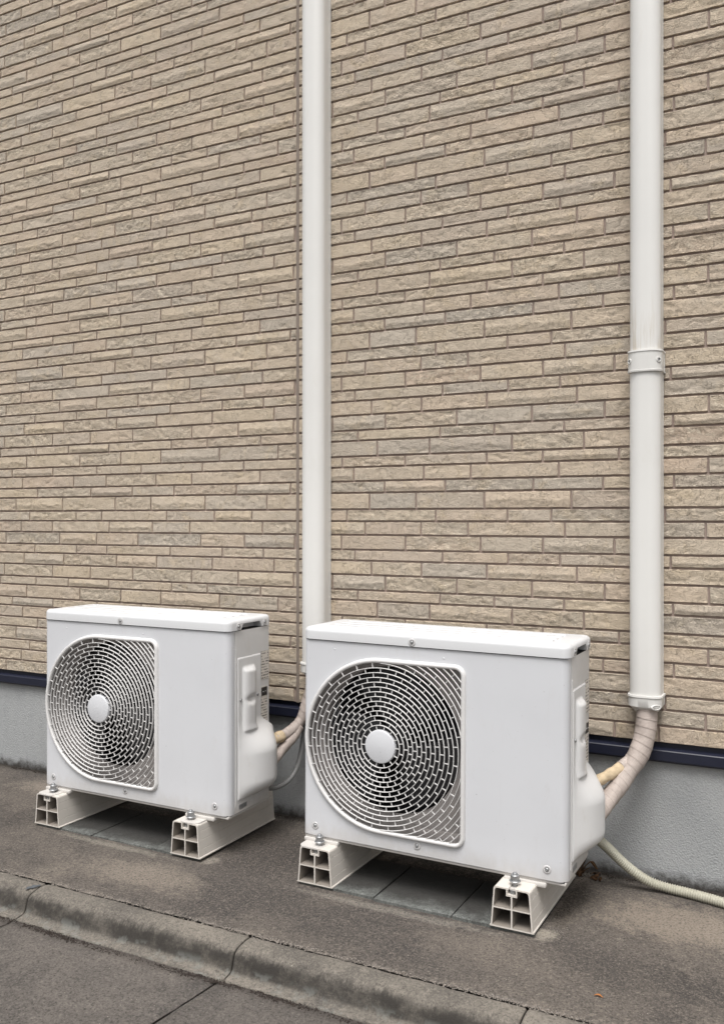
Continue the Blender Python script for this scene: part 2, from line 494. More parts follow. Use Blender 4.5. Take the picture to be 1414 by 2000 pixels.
def label_mat():
    m, nt, b = material('printed_label'); n = N(nt)
    t = n.obj()
    x, y, z = n.xyz(t)
    rows = n.math('SINE', n.math('MULTIPLY', z, 2*PI/.0075))
    glyph = n.noise(n.scale(t, (1, 300, 150)), 1.0, 2, .6)
    ink = n.math('MULTIPLY', n.rng(rows, .0, .25), n.rng(glyph, .44, .5))
    blk = n.rng(n.noise(n.scale(t, (1, 60, 60)), 1.0, 1, .5), .36, .44)
    c = n.mix(n.math('MULTIPLY', n.math('MULTIPLY', ink, blk), .9), (.60,.56,.51), (.03,.028,.026))
    n.put(b.inputs['Base Color'], c); b.inputs['Roughness'].default_value = .5
    return m
M['label'] = label_mat()
M['ink'] = simple('black_ink', (.015,.015,.016), .45, var=.02)

# ------------------------------------------------------------------ THE HOUSE WALL
wall = empty('house_wall', (0, 0, 0))
tag(wall, 'house wall of beige stone-look siding above a navy strip and grey rendered base', 'wall', None, 'thing')

ROW_H = [34, 38.8, 42, 31, 40.5, 43, 30, 44.5, 30.5, 40, 33.2, 47]          # mm, downwards from line A
k_ = 455.0 / sum(ROW_H)
ROW_H = [h * k_ / 1000 for h in ROW_H]
ZA = EYE + 0.029
Z_BOT, Z_TOP = 0.344, 3.02
X_LEFT, X_RIGHT = -2.75, 2.05
SEAM0, SEAM1 = s_of_px(578.8), s_of_px(584.2)
LEFT = [
 ([58.3,149,199,325.8,418.9,492], 'FRFFFWF'),
 ([41.8,102.7,213.6,297.8,370.8,512.7], 'RFFWFFR'),
 ([12.5,117,189,269.8,392.2,477.6,575.5], 'RRWFRFWF'),
 ([68.6,149.8,208.8,332.6,434.5,514.6], 'FFFFFRF'),
 ([47.7,125,227.9,306.2,414.7,535.1], 'FWRWFFF'),
 ([9.5,103,176.7,259.4,374.5,465.3,573.4], 'FRFFRFWF'),
 ([70.8,133.8,213.1,335,404.9,509], 'FFWFFRF'),
 ([52.8,156.4,236.3,314.4,428.7,542.9], 'WFRFWFR'),
 ([24.4,103.8,189.7,276,395.3,476], 'FWFFFFF'),
 ([44.7,144,207.7,304.9,374.5,507.6], 'FFFRFFF'),
 ([74,177.8,258.6,340.3,461.7,567.2], 'FRWFRWR'),
 ([32,122.5,225.1,295.1,400.7,521.1], 'RWFRWFF'),
]
RIGHT = [
 ([677.3,850.5,990.2,1076,1298.3], 'FRFFRF'),
 ([615,712.9,821.7,913.4,1102.7,1250,1377.3], 'FWFRFFRF'),
 ([666.7,791.2,937.8,1059.7,1199,1285], 'FFRFWFF'),
 ([693,863.6,991.6,1093,1250,1309], 'RFFRFFW'),
 ([640,725.3,822.6,950,1125.8,1255], 'FFFFWFF'),
 ([649,752,891.6,1038.2,1179.9,1270,1383.4], 'FWRFWFFR'),
 ([698.8,859,964.7,1100.9,1240,1313.5], 'RFRFFFW'),
 ([630,736.4,838.5,999.3,1139.6,1270], 'FFFWRFR'),
 ([668,790.5,950,1059,1208,1290], 'FRFFWRR'),
 ([690.7,827.4,918.6,1090.5,1245,1381.9], 'WFFFFFF'),
 ([646,750.9,868.8,1040.7,1177,1315.2], 'FRWRFFR'),
 ([625,721.5,812,945.3,1115,1262], 'FFFFWFF'),
]
JG = 0.0027       # half a vertical joint
JH = 0.0058       # horizontal joint
rnd = random.Random(11)

def row_joints(i):
    """list of (x0, x1, kind) for course i, beyond the frame carried on at random"""
    out = []
    lj = [s_of_px(x) for x in LEFT[i][0]]; lk = LEFT[i][1]
    rj = [s_of_px(x) for x in RIGHT[i][0]]; rk = RIGHT[i][1]
    far = []; x = lj[0]
    while x > X_LEFT:
        nx = x - rnd.uniform(.13, .26); far.append((max(nx, X_LEFT), x, rnd.choice('FFRWF') if far else lk[0])); x = nx
    out += far[::-1]
    e = lj + [SEAM0]
    for k in range(len(lj)): out.append((e[k], e[k+1], lk[k+1]))
    e = [SEAM1] + rj
    for k in range(len(rj)): out.append((e[k], e[k+1], rk[k]))
    x = rj[-1]; first = True
    while x < X_RIGHT:
        nx = x + rnd.uniform(.13, .26); out.append((x, min(nx, X_RIGHT), rk[-1] if first else rnd.choice('FFRWF'))); x = nx; first = False
    return out

def brick_arrays(w_, h_, kind, seed, nx, nz):
    ed = .0011
    ux = np.concatenate([[0, ed], np.linspace(ed, w_-ed, nx+1)[1:-1], [w_-ed, w_]])
    uz = np.concatenate([[0, ed], np.linspace(ed, h_-ed, nz+1)[1:-1], [h_-ed, h_]])
    U, V = np.meshgrid(ux, uz)
    s = seed*7 % 1000
    if kind == 'F':
        d = .0011*fbm(U*28+s, V*38, seed, 3)
        rd = np.abs(fbm(U*22+s+5, V*34+2, seed+5, 2)); d -= .0024*np.clip(.12-rd, 0, 1)/.12*(fbm(U*9+s, V*9, seed+9, 1) > -.05)
        d += .0009*fbm(U*130, V*150+s, seed+3, 2)
    elif kind == 'R':
        d = .0025*fbm(U*42+V*26+s, V*70, seed, 3) + .0021*fbm(U*120+s, V*150, seed+3, 2)
        d -= .002*np.abs(fbm(U*60+V*50, V*60-U*30+s, seed+7, 2))
    else:
        c = h_*(.46 + .20*fbm(U*16+s, U*0+1.5, seed, 3))
        up = np.clip((h_-V)/(h_-c), 0, 1); dn = np.clip(V/c, 0, 1)
        st = (V > c)*1.0
        d = np.where(V > c, .0002+.0021*up**2.2, -.0012+.0035*dn**.9)
        d += (.0006*st+.0017*(1-st))*fbm(U*110+s, V*130, seed+3, 3)
        d += .0010*fbm(U*22+s, V*20, seed+4, 2)
    inn = np.minimum(np.minimum(U, w_-U), np.minimum(V, h_-V))
    d = d*np.clip(inn/.005, .35, 1)
    d = np.where(inn < 1e-9, -.0011, d)
    # ragged outline
    jx = .0007*fbm(V*120+s, U*0+s, seed+20, 2); jz = .0009*fbm(U*90+s, V*0+s, seed+21, 2)
    ring = inn < 1e-9
    X = U - w_/2 + np.where(ring, jx, 0); Zz = V - h_/2 + np.where(ring, jz, 0)
    nr, nc = U.shape
    v = np.stack([X, -d, Zz], -1).reshape(-1, 3)
    idx = np.arange(nr*nc).reshape(nr, nc)
    f = np.stack([idx[:-1,:-1], idx[:-1,1:], idx[1:,1:], idx[1:,:-1]], -1).reshape(-1, 4)
    loop = np.concatenate([idx[0,:-1], idx[:-1,-1], idx[-1,:0:-1], idx[:0:-1,0]])
    bv = v[loop].copy(); bv[:,1] = .0075
    base = len(v)
    v = np.concatenate([v, bv])
    L = len(loop); a = np.arange(L); b2 = (a+1) % L
    sf = np.stack([loop[b2], loop[a], base+a, base+b2], -1)
    cls = np.where(inn < 1e-9, 2, np.where(np.abs(inn-ed) < 1e-7, 1, 0)).reshape(-1)
    cls = np.concatenate([cls, np.full(L, 3)])
    return v, np.concatenate([f, sf]), cls

def np_mesh(name, v, f, sharp=None, cls=None):
    me = bpy.data.meshes.new(name)
    me.vertices.add(len(v)); me.vertices.foreach_set('co', v.astype(np.float32).ravel())
    me.loops.add(f.size); me.loops.foreach_set('vertex_index', f.astype(np.int32).ravel())
    me.polygons.add(len(f)); me.polygons.foreach_set('loop_start', np.arange(0, f.size, 4, dtype=np.int32))
    me.update(calc_edges=True)
    me.polygons.foreach_set('use_smooth', np.ones(len(f), bool))
    if sharp: me.set_sharp_from_angle(angle=math.radians(sharp))
    if cls is not None:      # crisp arrises, soft face
        e = np.empty(len(me.edges)*2, np.int32); me.edges.foreach_get('vertices', e); e = cls[e.reshape(-1, 2)]
        at = me.attributes.new('sharp_edge', 'BOOLEAN', 'EDGE')
        at.data.foreach_set('value', (e[:,0] == e[:,1]) & (e[:,0] > 0))
    return me

COVERED = [(98, 530, 1190, 1590), (600, 1145, 1225, 1720), (594, 648, 0, 1320), (1230, 1298, 0, 1390)]
def seen_area(x0, x1, z0, z1):
    tot = 0
    a = project((x0, 0, z0)); b = project((x1, 0, z1)); c_ = project((x0, 0, z1)); d_ = project((x1, 0, z0))
    area = abs((b[0]-a[0])) * .5*(abs(a[1]-c_[1]) + abs(d_[1]-b[1]))
    for i in range(8):
        for j in range(3):
            px, py = project((x0+(x1-x0)*(i+.5)/8, 0, z0+(z1-z0)*(j+.5)/3))
            if not (0 <= px <= 1414 and 0 <= py <= 2000): continue
            if any(a_ <= px <= b_ and c2 <= py <= d2 for a_, b_, c2, d2 in COVERED): continue
            tot += 1
    return area*tot/24

# all courses of all repeats
bricks = []
row_def = [row_joints(i) for i in range(12)]
offs = np.concatenate([[0], np.cumsum(ROW_H)])
for rep in range(-8, 3):
    for i in range(12):
        zt = ZA - rep*.455 - offs[i]; zb = ZA - rep*.455 - offs[i+1]
        if zb < Z_BOT-.012 or zb > Z_TOP: continue
        zb = max(zb, Z_BOT); zt = zt - JH
        for j, (x0, x1, kd) in enumerate(row_def[i]):
            a = x0 + JG; b = x1 - JG
            if abs(x1-SEAM0) < 1e-6: b = SEAM0
            if abs(x0-SEAM1) < 1e-6: a = SEAM1
            if b - a < .004: continue
            bricks.append(dict(key=(i, j), x0=a, x1=b, z0=zb, z1=zt, kd=kd, seen=seen_area(a, b, zb, zt), frame=0))
order = sorted(range(len(bricks)), key=lambda q: -bricks[q]['seen'])
chosen = set(order[:300])
mesh_cache = {}
rest_v, rest_f, rest_c, rest_m, nrest = [], [], [], [], 0
for q, bk in enumerate(bricks):
    w_, h_ = bk['x1']-bk['x0'], bk['z1']-bk['z0']
    cx, cz = (bk['x0']+bk['x1'])/2, (bk['z0']+bk['z1'])/2
    visible = bk['seen'] > 0
    key = (*bk['key'], round(h_, 4), visible)
    if key not in mesh_cache:
        nx = max(2, int(w_/(.0045 if bk['kd'] == 'W' else .0052))) if visible else max(2, int(w_/.03))
        nz = max(2, int(h_/(.0028 if bk['kd'] == 'W' else .0040))) if visible else 2
        mesh_cache[key] = [brick_arrays(w_, h_, bk['kd'], bk['key'][0]*100+bk['key'][1]*7+13, nx, nz), None]
    ent = mesh_cache[key]
    if q in chosen:
        if ent[1] is None:
            ent[1] = np_mesh('brick', ent[0][0], ent[0][1], cls=ent[0][2]); ent[1].materials.append(M['stone_r' if bk['kd'] == 'R' else 'stone'])
        link('brick', ent[1], None, wall, (cx, 0, cz))
    else:
        v, f, cl = ent[0]; rest_c.append(cl); rest_m.append(np.full(len(f), 1 if bk['kd'] == 'R' else 0, np.int32))
        rest_v.append(v + np.array([cx, 0, cz])); rest_f.append(f + nrest); nrest += len(v)
me = np_mesh('brick_field', np.concatenate(rest_v), np.concatenate(rest_f), cls=np.concatenate(rest_c))
me.materials.append(M['stone_far']); me.materials.append(M['stone_far_r'])
me.polygons.foreach_set('material_index', np.concatenate(rest_m))
o = link('brick_field', me, None, wall)
tag(o, 'further rows of beige stone-look bricks on the wall', kind='stuff')

MB().box((X_LEFT, .0048, Z_BOT+.001), (X_RIGHT, .02, Z_TOP+.06)).build('mortar', M['mortar'], wall)
# sealant joint: a shallow concave strip
sec = [(SEAM0-.0003, .006), (SEAM0-.0003, .0006), (SEAM0+.0015, -.0004), ((SEAM0+SEAM1)/2, -.0001), (SEAM1-.0015, -.0004), (SEAM1+.0003, .0006), (SEAM1+.0003, .006)]
MB().prism(sec, 'z', Z_BOT, Z_TOP+.05).build('sealant_joint', M['sealant'], wall)
# flashing: upstand, sloping nose and drip
sec = [(.019, .362), (.0105, .362), (.0105, .332), (-.004, .3275), (-.0055, .3255), (-.0055, .303), (-.002, .298), (.0125, .2985), (.019, .2985)]
MB().prism(sec, 'x', X_LEFT, X_RIGHT).build('flashing', M['navy'], wall)
# rendered foundation
nx, nz = 240, 18
gx = np.linspace(X_LEFT, X_RIGHT, nx+1); gz = np.linspace(-.06, .3005, nz+1)
U, V = np.meshgrid(gx, gz)
yy = .0135 + .0022*fbm(U*5, V*6, 3, 3)
v = np.stack([U, yy, V], -1).reshape(-1, 3); idx = np.arange((nx+1)*(nz+1)).reshape(nz+1, nx+1)
f = np.stack([idx[:-1,:-1], idx[:-1,1:], idx[1:,1:], idx[1:,:-1]], -1).reshape(-1, 4)
link('foundation', np_mesh('foundation', v, f), M['foundation'], wall)
MB().box((X_LEFT, .026, -.06), (X_RIGHT, .16, Z_TOP+.06)).build('wall_core', M['mortar'], wall)

# ------------------------------------------------------------------ GROUND
def grid_sheet(x0, x1, y0, y1, nx, ny, zf):
    gx = np.linspace(x0, x1, nx+1); gy = np.linspace(y0, y1, ny+1)
    U, V = np.meshgrid(gx, gy)
    v = np.stack([U, V, zf(U, V)], -1).reshape(-1, 3); idx = np.arange((nx+1)*(ny+1)).reshape(ny+1, nx+1)
    f = np.stack([idx[:-1,:-1], idx[:-1,1:], idx[1:,1:], idx[1:,:-1]], -1).reshape(-1, 4)
    return v, f

AX0, AX1 = -4.0, 3.2
Y_AP, Y_K0, Y_K1 = -.668, -.6735, -.757
def apron_z(U, V):
    z = .0022*fbm(U*3, V*3, 5, 3) + .0009*fbm(U*22, V*22, 9, 3)
    return z - .004*np.clip((-.655-V)/.013, 0, 1)
v, f = grid_sheet(AX0, AX1, Y_AP, .03, 560, 54, apron_z)
edge = np.abs(v[:,1]-Y_AP) < 1e-6
v[edge,1] += .004*fbm(v[edge,0]*26, v[edge,0]*0, 31, 3)
o = link('pavement', np_mesh('pavement', v, f), M['apron']); tag(o, kind='structure')
# one far-reaching sheet below everything
o = MB().box((-60, -60, -.4), (60, 40, -.115)).build('ground', M['street']); tag(o, kind='structure')

kerb = empty('kerb', (0, Y_K1, -.05)); tag(kerb, kind='structure')
KJ = [-1.713, -1.112, -.511, .086, .692, 1.293, 1.894]
def kerb_profile():
    p = [(Y_K0, -.11), (Y_K0, -.012), (Y_K0-.002, -.003), (Y_K0-.007, -.0005), (Y_K0-.02, .0), (Y_K0-.034, -.0012)]
    p += [(Y_K0-.042-.026*math.sin(a), -.0028-.024*(1-math.cos(a))) for a in (.15, .45, .75, 1.05, 1.35)]
    p += [(Y_K0-.0705, -.032), (Y_K0-.073, -.040), (Y_K0-.078, -.0462), (Y_K0-.088, -.0492), (Y_K0-.1, -.0505), (Y_K0-.1, -.11)]
    return p
def kerb_stone(x0, x1, seed):
    pr = np.array(kerb_profile())
    # subdivide the profile, then run it along x
    pts = []
    for a, b in zip(pr[:-1], pr[1:]):
        n = max(1, int(np.hypot(*(b-a))/.006))
        for k in range(n): pts.append(a+(b-a)*k/n)
    pts.append(pr[-1]); pts = np.array(pts)
    xs = np.concatenate([[x0, x0+.003], np.linspace(x0+.008, x1-.008, 84), [x1-.003, x1]])
    ins = np.concatenate([[.003, .0007], np.zeros(84), [.0007, .003]])
    cen = np.array([pts[:,0].mean(), -.055])
    X, K = np.meshgrid(xs, np.arange(len(pts)), indexing='ij')
    P = pts[K]                                      # (nx, np, 2)
    d = (cen - P); d /= np.maximum(np.linalg.norm(d, axis=-1, keepdims=True), 1e-6)
    amp = .0013*fbm(X*20, P[...,0]*40+P[...,1]*60, seed, 4) + .0010*fbm(X*60, P[...,0]*60+P[...,1]*60, seed+3, 2)
    chip = fbm(X*35, K*.2, seed+8, 2)
    amp = amp + ins[:,None] + np.where(ins[:,None] > 0, .003*np.clip(chip, 0, 1), 0)
    P = P + d*amp[...,None]
    v = np.stack([X, P[...,0], P[...,1]], -1).reshape(-1, 3)
    a_, b_ = X.shape; idx = np.arange(a_*b_).reshape(a_, b_)
    f = np.stack([idx[:-1,:-1], idx[:-1,1:], idx[1:,1:], idx[1:,:-1]], -1).reshape(-1, 4)
    me = np_mesh('kerb_stone', v, f)
    bm = bmesh.new(); bm.from_mesh(me); bm.verts.ensure_lookup_table()
    bm.faces.new([bm.verts[i] for i in idx[0]]); bm.faces.new([bm.verts[i] for i in idx[-1][::-1]])
    bmesh.ops.recalc_face_normals(bm, faces=bm.faces); bm.to_mesh(me); bm.free()
    o = link('kerb_stone', me, M['kerb'], kerb)
    o.location = (0, -Y_K1, .05)
for k in range(len(KJ)-1):
    kerb_stone(KJ[k]+.0015, KJ[k+1]-.0015, 40+k*13)
kerb_stone(AX0, KJ[0]-.003, 17); kerb_stone(KJ[-1]+.003, AX1, 23)
MB().box((AX0, Y_K0-.05, -.112), (AX1, Y_AP+.02, -.02)).build('joint_bed', M['grit'], kerb, (0, -Y_K1, .05))

gut = empty('gutter', (0, -1.0, -.06)); tag(gut, kind='structure')
GJ = [-1.716, -1.115, -.516, .076, .684, 1.288, 1.889]
YG0, YG1 = Y_K0-.1015, -1.42
def gutter_slab(x0, x1, seed):
    nx_, ny_ = max(4, int((x1-x0)/.012)), 60
    def zf(U, V):
        z = -.0515 - .012*np.clip((YG0-V)/.65, 0, 1) + .0016*fbm(U*6+seed, V*6, seed, 3) + .0009*fbm(U*40, V*40+seed, seed+2, 2)
        e = np.minimum(np.minimum(U-x0, x1-U), np.minimum(YG0-V+.004, V-YG1))
        return z - .004*np.clip((.006-e)/.006, 0, 1)
    v, f = grid_sheet(x0, x1, YG1, YG0, nx_, ny_, zf)
    # the joints lean a touch out of square
    side = np.minimum(np.abs(v[:,0]-x0), np.abs(v[:,0]-x1)) < 1e-6
    v[side,0] += .0022*fbm(v[side,1]*38+seed, v[side,1]*0, seed+9, 3)
    v[:,0] += (v[:,1]-YG0)*.11
    link('gutter_slab', np_mesh('gutter_slab', v, f), M['gutter'], gut).location = (0, 1.0, .06)
for k in range(len(GJ)-1): gutter_slab(GJ[k]+.0025, GJ[k+1]-.0025, 60+k*7)
gutter_slab(AX0, GJ[0]-.0025, 5); gutter_slab(GJ[-1]+.0025, AX1, 9)
MB().box((AX0-.2, YG1-.02, -.112), (AX1, YG0+.02, -.0675)).build('joint_bed', M['crumb'], gut, (0, 1.0, .06))
o = MB().box((-40, -40, -.114), (40, YG1-.006, -.066)).build('street', M['street']); tag(o, kind='structure')

# grit that collects along the foot of the kerb and in the joints
def grains(name, mat, spots, label, parent=None):
    rs = np.random.RandomState(5)
    V = []; F = []
    oct_v = np.array([(1,0,0),(-1,0,0),(0,1,0),(0,-1,0),(0,0,1),(0,0,-1)], float)
    oct_f = [(0,2,4),(2,1,4),(1,3,4),(3,0,4),(2,0,5),(1,2,5),(3,1,5),(0,3,5)]
    for (x, y, z, r) in spots:
        n = len(V)*6
        s = oct_v*(r*(.6+.8*rs.rand(6, 1)))*np.array([1, 1, .7])
        a = rs.rand()*6.28; c, d = math.cos(a), math.sin(a)
        s = s @ np.array([[c, d, 0], [-d, c, 0], [0, 0, 1]])
        V.append(s+np.array([x, y, z])); F += [tuple(n+i for i in t) for t in oct_f]
    me = bpy.data.meshes.new(name); me.from_pydata([tuple(p) for p in np.concatenate(V)], [], F)
    o = link(name, me, mat, parent)
    tag(o, label, kind='stuff')
    return o
rs = np.random.RandomState(77)
sp = []
for _ in range(8000):
    x = rs.uniform(-1.2, 1.0)
    dens = .5+.5*math.sin(x*13)+.6*math.sin(x*31+1)
    if rs.rand() > .35+.35*dens: continue
    y = YG0 - .011 + .003*math.sin(x*9) + rs.normal(0, .0052)
    sp.append((x, y, -.0522 + rs.uniform(-.0005, .0012), rs.uniform(.0008, .0024)))
for _ in range(700):
    t = rs.rand(); sp.append((GJ[3] + rs.normal(0, .0015) - .11*.5*t, YG0-.5*t, -.0585-.009*t, rs.uniform(.0006, .0015)))
o = grains('grit', M['grit'], sp, 'dark grit lying along the foot of the kerb')
sp = []
for _ in range(3600):
    x = rs.uniform(-.9, 1.0)
    if rs.rand() > .25 + .75*max(0, math.sin(x*7+.6)*math.sin(x*3.1+2)): continue
    sp.append((x, (Y_AP+Y_K0)/2 + rs.normal(0, .0038), -.0035+rs.uniform(0, .004), rs.uniform(.0008, .0021)))
for _ in range(160):    # crumbs by the block at the end
    sp.append((.64+rs.normal(0, .02), -.37+rs.normal(0, .03), .0005, rs.uniform(.0005, .0015)))
for _ in range(330): sp.append((rs.uniform(-.9, .95), rs.uniform(-.66, -.02), .0005, rs.uniform(.0005, .0013)))
for _ in range(150): sp.append((rs.uniform(-.7, .5), rs.uniform(-1.2, -.8), -.0565, rs.uniform(.0005, .0014)))
grains('mortar_crumbs', M['crumb'], sp, 'pale mortar crumbs in the joint behind the kerb')
sp = []
for _ in range(1500):
    x = rs.uniform(-1.4, 1.0)
    sp.append((x, .006 - abs(rs.normal(0, .012)), .001+rs.uniform(0, .002), rs.uniform(.0008, .0026)))
for _ in range(260): sp.append((.632+abs(rs.normal(0, .016)), rs.uniform(-.30, -.02), .0005, rs.uniform(.0005, .0015)))
for _ in range(190): sp.append((rs.uniform(-.7, .5), rs.uniform(-1.2, -.8), -.056, rs.uniform(.0008, .0022)))
grains('soil_crumbs', M['grit'], sp, 'dark soil crumbs along the foot of the wall')

# putty smear on the kerb joint
bm = bmesh.new()
ang = np.linspace(0, 2*PI, 40, endpoint=False)
pc = (-.522, -.711)
rr = .011*(1+.7*fbm(np.cos(ang)*2.2+4, np.sin(ang)*2.2, 4, 3))
ring = [bm.verts.new((pc[0]+math.cos(a)*r*1.0+math.sin(a)*.006, pc[1]+math.sin(a)*r*1.5, .0004)) for a, r in zip(ang, rr)]
cv = bm.verts.new((pc[0], pc[1], .0024))
for i in range(40): bm.faces.new((ring[i], ring[(i+1) % 40], cv))
b_ = MB(); b_.bm(bm, True); b_.build('putty_patch', M['putty'], kerb, (0, -Y_K1, .05))

# pavers under the units
def paver(x0, x1, y0, y1, zt, label, seed):
    v, f = grid_sheet(0, x1-x0, 0, y1-y0, 30, 30, lambda U, V: .0007*fbm(U*30+seed, V*30, seed, 3))
    e = np.minimum(np.minimum(v[:,0], x1-x0-v[:,0]), np.minimum(v[:,1], y1-y0-v[:,1]))
    v[:,2] -= .0022*(np.clip((.004-e)/.004, 0, 1))**2
    nv = len(v); idx = np.arange(nv).reshape(31, 31)
    loop = np.concatenate([idx[0,:-1], idx[:-1,-1], idx[-1,:0:-1], idx[:0:-1,0]])
    bv = v[loop].copy(); bv[:,2] = -.03
    v = np.concatenate([v, bv]); L = len(loop); a = np.arange(L); b2 = (a+1) % L
    f = np.concatenate([f, np.stack([loop[b2], loop[a], nv+a, nv+b2], -1)])
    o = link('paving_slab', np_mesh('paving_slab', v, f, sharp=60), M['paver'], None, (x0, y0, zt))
    tag(o, label, 'paving slab', 'grey paving slabs under the two units', 'thing')
ZP = .0085
g = .002
paver(.038+g, .238-g, -.397, -.185, ZP, 'grey slab under the right unit, at its fan end', 1)
paver(.238+g, .434-g, -.402, -.185, ZP-.001, 'middle grey slab of the three under the right unit', 2)
paver(.434+g, .624-g, -.405, -.185, ZP, 'grey slab at the valve end beneath the right unit', 3)
paver(-.852+g, -.645-g, -.392, -.17, ZP-.002, 'grey slab under the left unit, at its fan end', 4)
paver(-.645+g, -.43-g, -.390, -.17, ZP-.0025, 'middle grey slab of the three under the left unit', 5)
paver(-.43+g, -.268-g, -.392, -.17, ZP-.001, 'grey slab at the valve end beneath the left unit', 6)

# ------------------------------------------------------------------ PLASTIC MOUNTING BLOCKS
def rounded(poly, rads, n=4):
    out = []
    L = len(poly)
    for i in range(L):
        p = Vector(poly[i]); a = Vector(poly[i-1]); b = Vector(poly[(i+1) % L]); r = rads[i] if isinstance(rads, (list, tuple)) else rads
        if r <= 0: out.append(tuple(p)); continue
        u = (a-p).normalized(); w2 = (b-p).normalized()
        ang = u.angle(w2); t = min(r/math.tan(ang/2), (a-p).length*.49, (b-p).length*.49)
        s_, e_ = p+u*t, p+w2*t
        for k in range(n+1):
            q = k/n
            out.append(tuple((1-q)**2*s_ + 2*q*(1-q)*p + q*q*e_))
    return out

def make_block():
    root = empty('mounting_block')
    H, L = .0875, .352
    wb, wt = .049, .0400
    side = lambda z: wb-.002 - (wb-.002-wt)*z/H
    outl = []
    right = [(wb, 0), (wb, .0025), (side(.004), .004)]
    for zg in (.022, .046, .068):
        right += [(side(zg-.0009), zg-.0009), (side(zg)-.0011, zg), (side(zg+.0009), zg+.0009)]
    tc = rounded([(side(.0745), .0745), (wt, H), (.0068, H)], [0, .009, 0], 5)[:-1]
    right += tc
    right += [(.0068, H), (.0068, H-.0035), (.0092, H-.0035), (.0092, H-.0135)]
    left = [(-a, b) for a, b in right[::-1]]
    outl = right + left
    t = .0032
    def cell(z0, z1, top):
        xo0, xo1 = side(z0)-t, side(z1)-t
        if top: q = rounded([(t/2+.0002, z0), (xo0, z0), (xo1, z1), (.0122, z1), (.0122, z1-.0145), (t/2+.0002, z1-.0145)], [0, 0, .007, 0, 0, 0], 4)
        else: q = [(t/2+.0002, z0), (xo0, z0), (xo1, z1), (t/2+.0002, z1)]
        return q
    c1, c2 = cell(t, .041, False), cell(.044, H-t, True)
    holes = [c1, c2, [(-a, b) for a, b in c1[::-1]], [(-a, b) for a, b in c2[::-1]]]
    b = MB()
    b.face_holes([outl]+holes, 'y', 0)
    b.prism(outl, 'y', 0, L, cap=False)
    b.face_holes([outl], 'y', L)
    b.build('body', M['ivory'], root)
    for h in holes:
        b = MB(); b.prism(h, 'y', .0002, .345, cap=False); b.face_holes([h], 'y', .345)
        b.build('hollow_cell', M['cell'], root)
    # hex bolt head clamped in the slot, stud, washer and nut
    yb = .024
    hexp = lambda r, rot=0: [(r*math.cos(PI/3*k+rot), r*math.sin(PI/3*k+rot)) for k in range(6)]
    b = MB(); b.prism([(x, y+yb-.012) for x, y in hexp(.0086)], 'z', H-.0128, H-.0055); b.build('bolt_head', M['steel'], root)
    b = MB(); b.lathe([(.0001, H+.0272), (.0042, H+.0272), (.0051, H+.026), (.0056, H-.004)], 'z', (0, yb, 0), 16); nut = b.build('bolt', M['steel'], root, sharp=40)
    b = MB(); b.prism([(x, y+yb) for x, y in hexp(.0097, .35)], 'z', H+.0105, H+.0215)
    b.lathe([(.0088, H+.0215), (.0078, H+.0226), (.005, H+.0228)], 'z', (0, yb, 0), 24); b.build('nut', M['steel'], root, sharp=30)
    b = MB(); b.lathe([(.0055, H+.0085), (.0118, H+.0085), (.0128, H+.0095), (.0118, H+.0106), (.005, H+.0106)], 'z', (0, yb, 0), 28); b.build('washer', M['steel'], root, sharp=40)
    return root

blk = make_block()
BZ = ZP - .0005
spots = [(-.819, -.3985, 'ivory plastic block under the left unit, farthest from the downpipes'),
         (-.317, -.4025, 'ivory plastic block under the valve end of the left unit'),
         (.0765, -.4035, 'ivory plastic block under the fan end of the right unit'),
         (.574, -.412, 'ivory plastic block at the front, under the valve end of the right unit')]
spots[0] = (-.819, -.3985, 'ivory plastic block under the fan end of the left unit')
for i, (x, y, lb) in enumerate(spots):
    x += (.010, .008, .006, .001)[i]
    o = blk if i == 0 else copy_tree(blk)
    o.location = (x, y, BZ)
    tag(o, lb, 'block', 'plastic mounting blocks under the units')

# ------------------------------------------------------------------ OUTDOOR UNITS
UW, UD, UH = .655, .195, .512
LIDZ = .4835
HX, HZ = .2125, .2425          # fan centre in the unit's own frame
FR_IN, FR_OUT = .196, .2075

def d_outline(off, n=56, rc=.026):
    """outline of the fan opening: a half circle to the left, a rectangle with rounded corners to the right; off grows it"""
    r = FR_IN + off
    xr = .2005 + off
    rc = max(.004, rc-.011+off)
    pts = arc(0, 0, r, PI/2, 3*PI/2, n)
    pts += arc(xr-rc, -r+rc, rc, -PI/2, 0, 8)
    pts += arc(xr-rc, r-rc, rc, 0, PI/2, 8)
    return [(HX+a, HZ+b) for a, b in pts]

def screw_mesh():
    b = MB()
    b.lathe([(.0044, .0), (.0044, -.0007), (.0036, -.0019), (.0019, -.0026), (.001, -.0026), (.0007, -.0015), (.0001, -.0015)], 'y', n=16)
    return b.mesh('screw')

